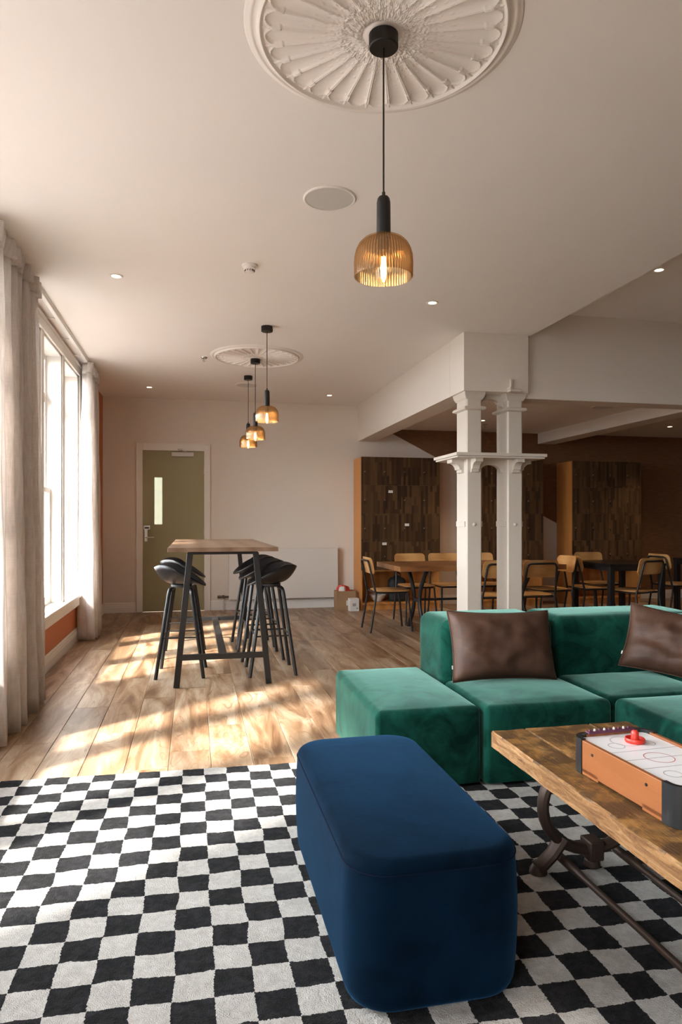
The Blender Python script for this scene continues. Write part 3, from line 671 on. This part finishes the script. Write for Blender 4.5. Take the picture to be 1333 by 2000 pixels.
# ------------------------------------------------------------------ dining furniture
PLY = m_wood('chair_plywood', [(.42, .20, .065), (.55, .29, .105), (.64, .37, .15)], (.8, 8, 8), .38, ring=1.2, val=.08, dist=2)
def chair():
    root = empty('dining_chair'); tag(root, '', 'chair', 'plywood and black tube dining chairs')
    r = .0115
    # seat, dished
    n = 20; rings = []
    for z, ins in ((.452, .006), (.456, 0), (.462, 0), (.466, .005)):
        rings.append([(x, y, z-.012*max(0, 1-(x/.2)**2)*max(0, 1-(y/.2)**2)) for x, y in rrect(-.20+ins, .20-ins, -.195+ins, .205-ins, .09, 7)])
    obj('seat', MB().loft(rings), PLY, root, smooth=50)
    # backrest: curved plywood in front of the tubes
    v = []; f = []; nx, nz = 16, 8
    def bp(x, z, o):
        yb = -.225-.07*((z-.48)/.32); return (x, yb-.020*(1-(x/.2)**2)+.040+o, z)
    out = rrect(-.200, .200, .650, .835, .045, 6); rg = []
    for o in (-.005, .005): rg.append([bp(x, z, o) for x, z in out])
    cen = []
    mbk = MB(); m_ = len(out)
    for o in (-.005, .005):
        base = len(mbk.v); rings = []
        for s in (1, .75, .5, .25): rings.append([bp(x*s, .7375+(z-.7375)*s, o) for x, z in out])
        pts = [p for g_ in rings for p in g_]+[bp(0, .7375, o)]; fc = []
        for j in range(3):
            for k in range(m_): fc.append((j*m_+k, j*m_+(k+1) % m_, (j+1)*m_+(k+1) % m_, (j+1)*m_+k))
        for k in range(m_): fc.append((3*m_+k, 3*m_+(k+1) % m_, 4*m_))
        mbk.add(pts, fc)
    off = 4*m_+1
    for k in range(m_): mbk.f.append((k, (k+1) % m_, off+(k+1) % m_, off+k))
    obj('backrest', mbk, PLY, root, smooth=50)
    bt_ = lambda s: [(s*.205, -.275, 0), (s*.195, -.205, .42), (s*.186, -.225, .50), (s*.166, -.291, .800)]
    L = bt_(-1); Rr = bt_(1)[::-1]
    obj('back_tube', MB().tube(fillet(L+Rr, .05, 5), r, 10), BLACK, root)
    for s in (-1, 1): obj('front_leg', MB().tube([(s*.175, .165, .447), (s*.198, .215, 0)], r, 10), BLACK, root)
    obj('seat_rail', MB().tube(fillet([(-.19, -.20, .442), (-.175, .17, .440), (.175, .17, .440), (.19, -.20, .442), (-.19, -.20, .4421)], .04, 5), .009, 8), BLACK, root)
    return root
ch0 = chair()
CH = [((2.20, 7.55), (1, 0), 'plywood chair at the locker end of the timber table, seat facing the columns'),
      ((2.68, 8.02), (0, -1), 'plywood chair on the far side of the timber table, in front of the tagged locker'),
      ((3.13, 8.02), (0, -1), 'plywood chair on the far side of the timber table, just clear of the column'),
      ((3.61, 8.02), (0, -1), 'plywood chair on the far side of the timber table seen between the columns'),
      ((3.13, 6.84), (0, 1), 'plywood chair with its back to the viewer, framed between the two columns'),
      ((3.58, 6.84), (0, 1), 'plywood chair with its back to the viewer, immediately right of the columns'),
      ((4.07, 7.34), (-1, .0), 'plywood chair at the free end of the timber table, facing the lockers side'),
      ((4.69, 7.40), (1, .0), 'plywood chair tucked under the black table back to back with its neighbour'),
      ((5.10, 7.87), (0, -1), 'plywood chair behind the black table in front of the deepest locker'),
      ((4.925, 6.955), (-.28, .96), 'plywood chair turned away at the viewer side of the black table'),
      ((5.96, 7.52), (1, 0), 'plywood chair farthest to the side, facing the partly cut off table')]
for i, ((x, y), (fx, fy), lab) in enumerate(CH):
    o = ch0 if i == 0 else copy_tree(ch0); o.location = (x, y, 0); o.rotation_euler = (0, 0, atan2(-fx, fy)); o['label'] = lab
TIMBER = m_wood('table_timber', [(.13, .045, .014), (.25, .10, .032), (.35, .16, .055)], (.5, 5, 5), .35, ring=1.2, val=.12, dist=3)
dt = empty('dining_table', (3.12, 7.425, 0)); tag(dt, 'long timber dining table on curved black iron legs behind the columns', 'table')
for k in range(4): obj('top_board', MB().box(-.975, .975, -.475+k*.2375+.001, -.475+(k+1)*.2375-.001, .705, .76), TIMBER, dt, smooth=0, bevel=.003)
for sx in (-1, 1):
    for sy in (-1, 1):
        pts = [(sx*.63, sy*(.33-.235*sin(pi*k/12)), .70*k/12) for k in range(13)]
        obj('leg', MB().tube(pts, .031, 10, sx=.7), BLACK, dt)
    obj('leg_plate', MB().box(sx*.63-.04, sx*.63+.04, -.38, .38, .693, .706), BLACK, dt, smooth=0)
    obj('leg_tie', MB().box(sx*.63-.018, sx*.63+.018, -.10, .10, .33, .37), BLACK, dt, smooth=0)
obj('stretcher', MB().tube([(-.63, 0, .35), (.63, 0, .35)], .014, 10), BLACK, dt)
DARKTOP = mat('black_table_top', (.012, .011, .011), .22)
def black_table(x0, x1, y0, y1, lab):
    o = empty('cafe_table', ((x0+x1)/2, (y0+y1)/2, 0)); tag(o, lab, 'table', 'black square tables'); a, b = (x1-x0)/2, (y1-y0)/2
    obj('table_top', MB().box(-a, a, -b, b, .735, .76), DARKTOP, o, smooth=0, bevel=.003)
    for sx in (-1, 1):
        for sy in (-1, 1): obj('leg', MB().box(sx*(a-.035)-.03, sx*(a-.035)+.03, sy*(b-.035)-.03, sy*(b-.035)+.03, 0, .735), BLACK, o, smooth=0, bevel=.003)
    obj('apron', MB().box(-a+.06, a-.06, -b+.02, -b+.04, .68, .735).box(-a+.06, a-.06, b-.04, b-.02, .68, .735).box(-a+.02, -a+.04, -b+.06, b-.06, .68, .735).box(a-.04, a-.02, -b+.06, b-.06, .68, .735), BLACK, o, smooth=0)
black_table(4.58, 5.30, 6.86, 7.67, 'black square dining table with thick legs right of the timber table'); black_table(6.22, 7.02, 7.05, 7.92, 'black dining table mostly cut off at the side of the view')

# ------------------------------------------------------------------ rug
m = mat('rug_pile', (.5,.5,.5), .95, spec=.05); t = NT(m); SQ = .1055
c = t.coord(kind='Object'); nz = t.n('TexNoise'); nz.inputs['Scale'].default_value = 5.5; nz.inputs['Detail'].default_value = 2; t.l(c, nz.inputs['Vector'])
n2 = t.n('TexNoise'); n2.inputs['Scale'].default_value = 130; n2.inputs['Detail'].default_value = 3; t.l(c, n2.inputs['Vector'])
def cen(sock, amt):
    a = t.n('VectorMath', operation='SUBTRACT'); a.inputs[1].default_value = (.5, .5, .5); t.l(sock, a.inputs[0]); b = t.n('VectorMath', operation='SCALE'); b.inputs['Scale'].default_value = amt; t.l(a.outputs[0], b.inputs[0]); return b.outputs[0]
sk = t.n('VectorMath', operation='MULTIPLY_ADD'); sx = t.n('SeparateXYZ'); t.l(c, sx.inputs[0]); cy_ = t.n('CombineXYZ'); t.l(sx.outputs[1], cy_.inputs[0]); t.l(cy_.outputs[0], sk.inputs[0]); sk.inputs[1].default_value = (.033, 0, 0)
o_ = t.n('VectorMath', operation='ADD'); o_.inputs[1].default_value = (.032, 0, 0); t.l(c, o_.inputs[0]); t.l(o_.outputs[0], sk.inputs[2])
a1 = t.n('VectorMath', operation='ADD'); t.l(sk.outputs[0], a1.inputs[0]); t.l(cen(nz.outputs['Color'], .030), a1.inputs[1])
a2 = t.n('VectorMath', operation='ADD'); t.l(a1.outputs[0], a2.inputs[0]); t.l(cen(n2.outputs['Color'], .011), a2.inputs[1])
mu = t.n('VectorMath', operation='MULTIPLY'); mu.inputs[1].default_value = (1/SQ, 1/SQ, 0); t.l(a2.outputs[0], mu.inputs[0])
ad = t.n('VectorMath', operation='ADD'); ad.inputs[1].default_value = (100, 100, .5); t.l(mu.outputs[0], ad.inputs[0])
ck = t.n('TexChecker'); ck.inputs['Scale'].default_value = 1; t.l(ad.outputs[0], ck.inputs['Vector'])
pile = t.noise(c, 38, 4, .6, .6); fine = t.noise(c, 330, 3)
wcol = t.ramp(pile, [(.3, (.47, .44, .41)), (.65, (.61, .58, .545))]); kcol = t.ramp(pile, [(.40, (.006, .006, .007)), (.72, (.026, .025, .028))])
t.color(t.mix(ck.outputs['Fac'], kcol, wcol)); t.b.inputs['Sheen Weight'].default_value = .05; t.b.inputs['Sheen Roughness'].default_value = .5
t.bump(t.math('ADD', t.math('MULTIPLY', pile, .8), fine), 1.0, .012)
RUG = m
rx0, rx1, ry0, ry1 = -1.62, 2.2, -3.3, 0.0
mb = MB(); nx, ny = 320, 280; v = []; f = []
for j in range(ny+1):
    for i in range(nx+1):
        x = rx0+(rx1-rx0)*i/nx; y = ry0+(ry1-ry0)*j/ny
        ex = .006*noise.noise(Vector((x*6, y*6, 0)))
        e = min(x-rx0, rx1-x, y-ry0, ry1-y)
        z = .016*(1-max(0, 1-e/.02)**2)+.0025*noise.noise(Vector((x*22, y*22, 1)))+.0015*noise.noise(Vector((x*70, y*70, 3)))
        v.append((x+(ex if i in (0, nx) else 0), y+(ex if j in (0, ny) else 0), max(z, .001) if e > 0 else .001))
for j in range(ny):
    for i in range(nx): a = j*(nx+1)+i; f.append((a, a+1, a+nx+2, a+nx+1))
rug = obj('rug', mb.add(v, f), RUG, smooth=180); rug.location = (.507, 3.472, 0); rug.rotation_euler = (0, 0, R(-1.9))
tag(rug, 'black and white chequered shaggy rug under the pouf and coffee table', 'rug')

# ------------------------------------------------------------------ pouf
NAVY = m_fabric('navy_velvet', (.0005, .0035, .0085), (.0016, .0095, .023), .30, 5, (.10, .32, .66))
NAVYD = mat('navy_piping', (.0015, .005, .016), .9, spec=.1)
pf = empty('pouf', (.615, 2.125, .019)); tag(pf, 'navy blue velvet rectangular pouf with rounded corners on the rug', 'pouf')
PX, PY, PR = .235, .505, .11
b = MB(); prof = []
for k in range(7): a = pi/2*k/6; prof.append((.003+.048*(1-cos(a)), .022*(1-sin(a))))
for k in range(1, 9): prof.append((.051+(.352-.051)*k/8, -.006*sin(pi*k/8)))
def prr(z, i, R_=PR): 
    ring = rrect(-PX+i, PX-i, -PY+i, PY-i, max(R_-i*.5, .02), 10); out = []
    for k in range(len(ring)):
        A = Vector((*ring[k], z)); B = Vector((*ring[(k+1) % len(ring)], z)); out.append(A)
        if k % 11 == 10:
            for q in range(1, 10): out.append(A.lerp(B, q/10))
    return out
obj('body', b.loft([prr(z, i) for z, i in prof]), NAVY, pf, smooth=60)
tp = MB(); prof = [(.3525, .0)]
for k in range(1, 7): a = pi/2*k/6; prof.append((.3525+.032*sin(a), .034*(1-cos(a))))
rg_ = [prr(z, i) for z, i in prof]
for q in (.9, .75, .55, .35, .18, .06): rg_.append([Vector((p.x*q, p.y*q, p.z)) for p in rg_[6]])
for r_ in rg_[-6:]:
    for p in r_: p.z += .014*max(0, 1-(p.x/PX)**2)*max(0, 1-(p.y/PY)**2)
obj('top_panel', tp.loft(rg_), NAVY, pf, smooth=60)
ring = prr(.352, -.0012); obj('piping', MB().tube(ring, .0019, 8, closed=True), NAVYD, pf)
for sx in (-1, 1):
    for sy in (-1, 1): obj('foot', MB().lathe([(.001, 0), (.020, 0), (.024, .018), (.001, .018)], 16, (sx*.13, sy*.40, 0)), BLACKP, pf)

# ------------------------------------------------------------------ modular sofa
GREEN = m_fabric('green_velvet', (.0012, .016, .0115), (.010, .080, .055), .50, 6, (.55, 1, .85))
def feet(root, x0, x1, y0, y1, cy):
    for x in (x0+.06, x1-.06):
        for y in (y0+.06, y1-.06):
            zf = -.019 if y+cy > 3.45 else 0
            obj('foot', MB().lathe([(.001, zf), (.022, zf), (.022, .012), (.001, .012)], 12, (x, y, 0)), BLACKP, root)
def module(name, x0, x1, y0, y1, lab, backs=(), zt=.385):
    cx, cy = (x0+x1)/2, (y0+y1)/2; o = empty(name, (cx, cy, .019)); tag(o, lab, 'sofa module', 'green velvet sofa modules')
    obj('seat', soft_block(x0-cx, x1-cx, y0-cy, y1-cy, .010, zt-.018, .026, .036, .006, .018, .003, seed=x0*7), GREEN, o, smooth=70)
    for i, (a, b_, c, e, h) in enumerate(backs):
        obj('backrest', soft_block(a-cx, b_-cx, c-cy, e-cy, .010, h-.010, .055, .065, .006, .006, .003, seed=i*5+x1), GREEN, o, smooth=70)
    feet(o, x0-cx, x1-cx, y0-cy, max([y1]+[q[3] for q in backs])-cy, cy); return o
module('sofa_ottoman', .805, 1.315, 2.97, 3.88, 'green velvet backless block at the free end of the sofa, beside the pouf')
module('sofa_module', 1.325, 1.985, 2.95, 3.50, 'green velvet sofa seat with straight backrest holding the whole brown cushion', [(1.325, 1.988, 3.50, 3.93, .70)])
module('sofa_corner', 1.995, 2.60, 2.995, 3.50, 'green velvet corner seat of the sofa with backrests on two sides', [(1.998, 2.95, 3.50, 3.93, .70), (2.58, 2.95, 2.995, 3.55, .70)])
module('sofa_side_module', 2.005, 2.60, 2.02, 2.980, 'green velvet sofa seat cut off at the side, behind the coffee table', [(2.58, 2.95, 2.02, 2.980, .70)])

m = mat('brown_leather', (.075, .034, .02), .52, spec=.3); t = NT(m); c = t.coord(kind='Object', rnd=9)
n1 = t.noise(c, 7, 4, .55, .7); t.color(t.ramp(n1, [(.3, (.050, .023, .014)), (.7, (.100, .048, .030))])); vo = t.n('TexVoronoi'); vo.inputs['Scale'].default_value = 260; t.l(c, vo.inputs['Vector'])
t.bump(t.math('ADD', t.math('MULTIPLY', n1, 3.0), t.math('MULTIPLY', vo.outputs['Distance'], .4)), .22, .006); LEATHER = m
def cushion(loc, rot, w, h, th, lab, seed):
    o = empty('cushion', loc); o.rotation_euler = rot; tag(o, lab, 'cushion', 'brown leather cushions')
    n = 30; v = []; f = []
    for side in (1, -1):
        for j in range(n+1):
            for i in range(n+1):
                a = i/n*2-1; b = j/n*2-1
                pinch = 1-.055*(1-b*b)*abs(a)**3; pinch2 = 1-.085*(1-a*a)*abs(b)**3
                e = max(0, (1-a**4)*(1-b**4))
                wr = noise.noise(Vector((a*2.2+seed, b*2.2, side)))*.020+noise.noise(Vector((a*5+seed, b*4, side*3)))*.010
                corner = abs(a*b)**2
                v.append((a*w/2*pinch, side*(th/2*e**.55+wr*e), b*h/2*pinch2+.0*corner))
    N_ = (n+1)**2
    for s in range(2):
        for j in range(n):
            for i in range(n): p = s*N_+j*(n+1)+i; q = (p, p+1, p+n+2, p+n+1); f.append(q if s == 0 else q[::-1])
    mb = MB().add(v, f)
    c_ = obj('cover', mb, LEATHER, o, smooth=180)
    wd = c_.modifiers.new('w', 'WELD'); wd.merge_threshold = .0008
    sm = []
    for k in range(4*n):
        s_ = k/n; e_ = int(s_); u = (s_-e_)*2-1
        a, b = ((u, -1), (1, u), (-u, 1), (-1, -u))[e_]
        sm.append((a*w/2*(1-.055*(1-b*b)*abs(a)**3), 0, b*h/2*(1-.085*(1-a*a)*abs(b)**3)))
    obj('seam', MB().tube(sm, .0032, 6, closed=True), LEATHER, o)
    obj('care_label', MB().box(-w/2+.002, -w/2+.010, -.001, .001, -h*.32, -h*.27), TAG, o, smooth=0)
    return o
cushion((1.622, 3.405, .580), (R(-17), R(1.5), R(1)), .60, .375, .185, 'whole brown leather cushion propped against the straight backrest', 4)
cushion((2.605, 3.25, .568), (R(-26), R(9), R(-40)), .58, .375, .185, 'brown leather cushion in the sofa corner, cut off by the picture edge', 11)

# ------------------------------------------------------------------ coffee table
m = mat('rustic_wood', (.3, .15, .06), .55, spec=.35); t = NT(m); c = t.coord((9, .9, 9), 'Object', 23); c1 = t.coord(kind='Object', rnd=23)
n1 = t.noise(c, 2.2, 6, .65, .8); n2 = t.noise(c1, 9, 5, .7, .5); n3 = t.noise(c, 22, 3)
col = t.ramp(n1, [(.25, (.15, .062, .018)), (.5, (.31, .15, .036)), (.75, (.47, .27, .11))]); dk = t.ramp(n2, [(.37, (0, 0, 0)), (.54, (1, 1, 1))])
col = t.mix(t.math('MULTIPLY', dk, .85), col, (.040, .019, .008)); t.color(t.mix(t.math('MULTIPLY', n3, .4), col, (.10, .045, .016)))
t.bump(t.math('ADD', n3, t.math('MULTIPLY', n2, 1.5)), .35, .005); RUSTIC = m
m = mat('rustic_edge', (.4, .22, .1), .65, spec=.25); t = NT(m); c = t.coord((9, .9, 9), 'Object'); c1 = t.coord(kind='Object')
n1 = t.noise(c, 4.5, 7, .75, 1.5); col = t.ramp(n1, [(.34, (.09, .036, .012)), (.48, (.24, .115, .042)), (.68, (.42, .24, .11))]); t.color(col); t.bump(t.math('ADD', n1, t.noise(c1, 40, 4)), .7, .008); REDGE = m
ct = empty('coffee_table', (1.39, 1.50, .019)); tag(ct, 'low rustic timber coffee table on dark cast iron legs', 'coffee table')
TB = [(-.29, -.155), (-.152, .115), (.118, .29)]
for bi, (a, b_) in enumerate(TB):
    n = 90; rings = []
    for k in range(n+1):
        y = -.92+1.82*k/n; j = lambda q, am=.004: am*noise.noise(Vector((y*9, q*3.1+bi*7, 1)))+am*.6*noise.noise(Vector((y*28, q*5, 4)))
        ol, orr = (j(1, .004), j(1.5, .003)) if bi == 0 else (0, 0)
        orx = j(2, .007) if bi == 2 else 0
        z1 = .438+.0022*noise.noise(Vector((y*3, bi*9, 2)))
        rings.append([(a+ol, y, .378), (b_+orx, y, .378), (b_+orx, y, z1-.004), (b_-.004+orx, y, z1), ((a+b_)/2, y, z1-.001+j(5, .002)), (a+.005+orr, y, z1), (a+orr, y, z1-.005+j(6, .003)), (a+(ol+orr)/2+j(7, .006)*(bi == 0), y, .408)])
    o = obj('top_board', MB().loft(rings), RUSTIC, ct, smooth=40)
    if bi == 0:
        o.data.materials.append(REDGE)
        for p in o.data.polygons:
            if p.normal.x < -.75: p.material_index = 1
def casting(y):
    lg = empty('leg_casting', (0, y, 0)); lg.parent = ct
    pts = []
    for k in range(29):
        a = R(-90-150+300*k/28); pts.append((.192*cos(a), 0, .228+.165*sin(a)))
    obj('hoop', MB().tube(pts, .020, 10, sx=1.25), IRON, lg)
    for s in (-1, 1):
        obj('arm', MB().tube([(s*.170, 0, .30), (s*.15, 0, .372)], [.02, .026], 10), IRON, lg)
        obj('flared_foot', MB().tube([(s*.115, 0, .115), (s*.155, 0, .060), (s*.195, 0, .025), (s*.215, 0, .016)], [.022, .020, .020, .024], 10, sx=1.5), IRON, lg)
        obj('foot_pad', MB().lathe([(.001, 0), (.032, 0), (.030, .012), (.018, .03), (.001, .03)], 16, (s*.21, 0, 0)), IRON, lg)
    obj('centre_boss', MB().box(-.028, .028, -.035, .035, .03, .10).lathe([(.001, 0), (.03, 0), (.026, .03), (.001, .03)], 16), IRON, lg, smooth=30, bevel=.006)
    obj('mounting_plate', MB().box(-.22, .22, -.035, .035, .366, .377), IRON, lg, smooth=0)
casting(.69); casting(-.69)
for s in (-1, 1): obj('tie_rod', MB().tube([(s*.115, .72, .036), (s*.115, .62, .036), (s*.115, .55, .036), (s*.115, -.55, .036), (s*.115, -.72, .036)], [.016, .016, .011, .011, .016], 12), IRON, ct)

# ------------------------------------------------------------------ table-top air hockey game
AHW = m_wood('game_veneer', [(.19, .055, .016), (.26, .083, .024), (.32, .115, .036)], (6, .8, 6), .4, ring=1.2, val=0, dist=2)
ah = empty('air_hockey_game', (1.334, 1.757, .4585), R(2.6)); tag(ah, 'small table top air hockey game on the coffee table', 'game')
hw, hl, hh = .130, .228, .105
for s in (-1, 1):
    sd_ = obj('side_panel', MB().box(s*hw-.007, s*hw+.007, -hl+.035, hl-.035, .007, hh).box(s*hw-.007, s*hw+.007, -hl+.03, -hl+.13, .0, .02).box(s*hw-.007, s*hw+.007, hl-.13, hl-.03, .0, .02), AHW, ah, smooth=0, bevel=.0015)
    for y in (-.115, .125): obj('screw', MB().tube([(s*(hw+.0065), y, .075), (s*(hw+.009), y, .075)], .0045, 10), BLACKP, sd_)
for s in (-1, 1): obj('end_panel', MB().box(-hw+.04, hw-.04, s*hl-.007, s*hl+.007, .012, hh), AHW, ah, smooth=0, bevel=.0015)
for sx in (-1, 1):
    for sy in (-1, 1):
        cxn, cyn = sx*(hw-.035), sy*(hl-.035); pts_o = []; pts_i = []
        for k in range(9):
            a = pi/2*k/8; pts_o.append((cxn+sx*.045*cos(a), cyn+sy*.045*sin(a))); pts_i.append((cxn+sx*.030*cos(a), cyn+sy*.030*sin(a)))
        po = [(cxn+sx*.045, cyn-sy*.016)]+pts_o+[(cxn-sx*.016, cyn+sy*.045)]; pi_ = [(cxn+sx*.030, cyn-sy*.016)]+pts_i+[(cxn-sx*.016, cyn+sy*.030)]
        obj('corner_guard', MB().prism(po+pi_[::-1], 'z', .0, hh+.004), BLACKP, ah, smooth=30)
FIELD = mat('game_field', (.86, .85, .86), .3)
fl = obj('playing_field', MB().box(-hw+.008, hw-.008, -hl+.008, hl-.008, .088, .098), FIELD, ah, smooth=0)
LINE = mat('line_print', (.42, .40, .42), .5); LRED = mat('red_print', (.50, .12, .12), .5)
def ringm(r, x, y, w=.0012): return MB().lathe([(r-w, .0982), (r+w, .0982), (r+w, .0985), (r-w, .0985)], 40, (x, y, 0), closed=True)
for x, y, r, mm in ((0, 0, .042, LRED), (.055, .12, .024, LINE), (-.055, .12, .024, LINE), (.055, -.12, .024, LINE), (-.055, -.12, .024, LINE), (0, .201, .045, LINE)): 
    if y > .2: obj('field_marking', MB().lathe([(r-.001, .0982), (r+.001, .0982), (r+.001, .0985), (r-.001, .0985)], 40, (x, y-.05, 0), closed=True), mm, fl)
    else: obj('field_marking', ringm(r, x, y), mm, fl)
for y in (-.068, 0, .068): obj('field_marking', MB().box(-hw+.01, hw-.01, y-.001, y+.001, .0982, .0985), LINE, fl, smooth=0)
PURP = mat('purple_rail', (.10, .025, .06), .45)
sc_ = obj('score_rail', MB().box(-hw+.045, hw-.045, hl-.012, hl+.010, hh, hh+.008), PURP, ah, smooth=0, bevel=.002)
for k in range(9): obj('score_peg', MB().lathe([(.001, 0), (.004, 0), (.003, .006), (.001, .007)], 8, (-.075+k*.018, hl-.001, hh+.008)), TAG if k % 2 else PURP, sc_)
pu = empty('game_pusher', (1.352, 1.895, .4585+.0988)); pu.scale = (.84,)*3; tag(pu, 'red plastic pusher standing on the air hockey field', 'game piece')
obj('disc', MB().lathe([(.001, 0), (.034, 0), (.036, .004), (.036, .013), (.034, .016), (.030, .015), (.029, .006), (.001, .005)], 36), RED, pu)
obj('grip', MB().lathe([(.016, .005), (.0145, .014), (.0140, .030), (.0135, .037), (.009, .043), (.001, .045)], 24), RED, pu)
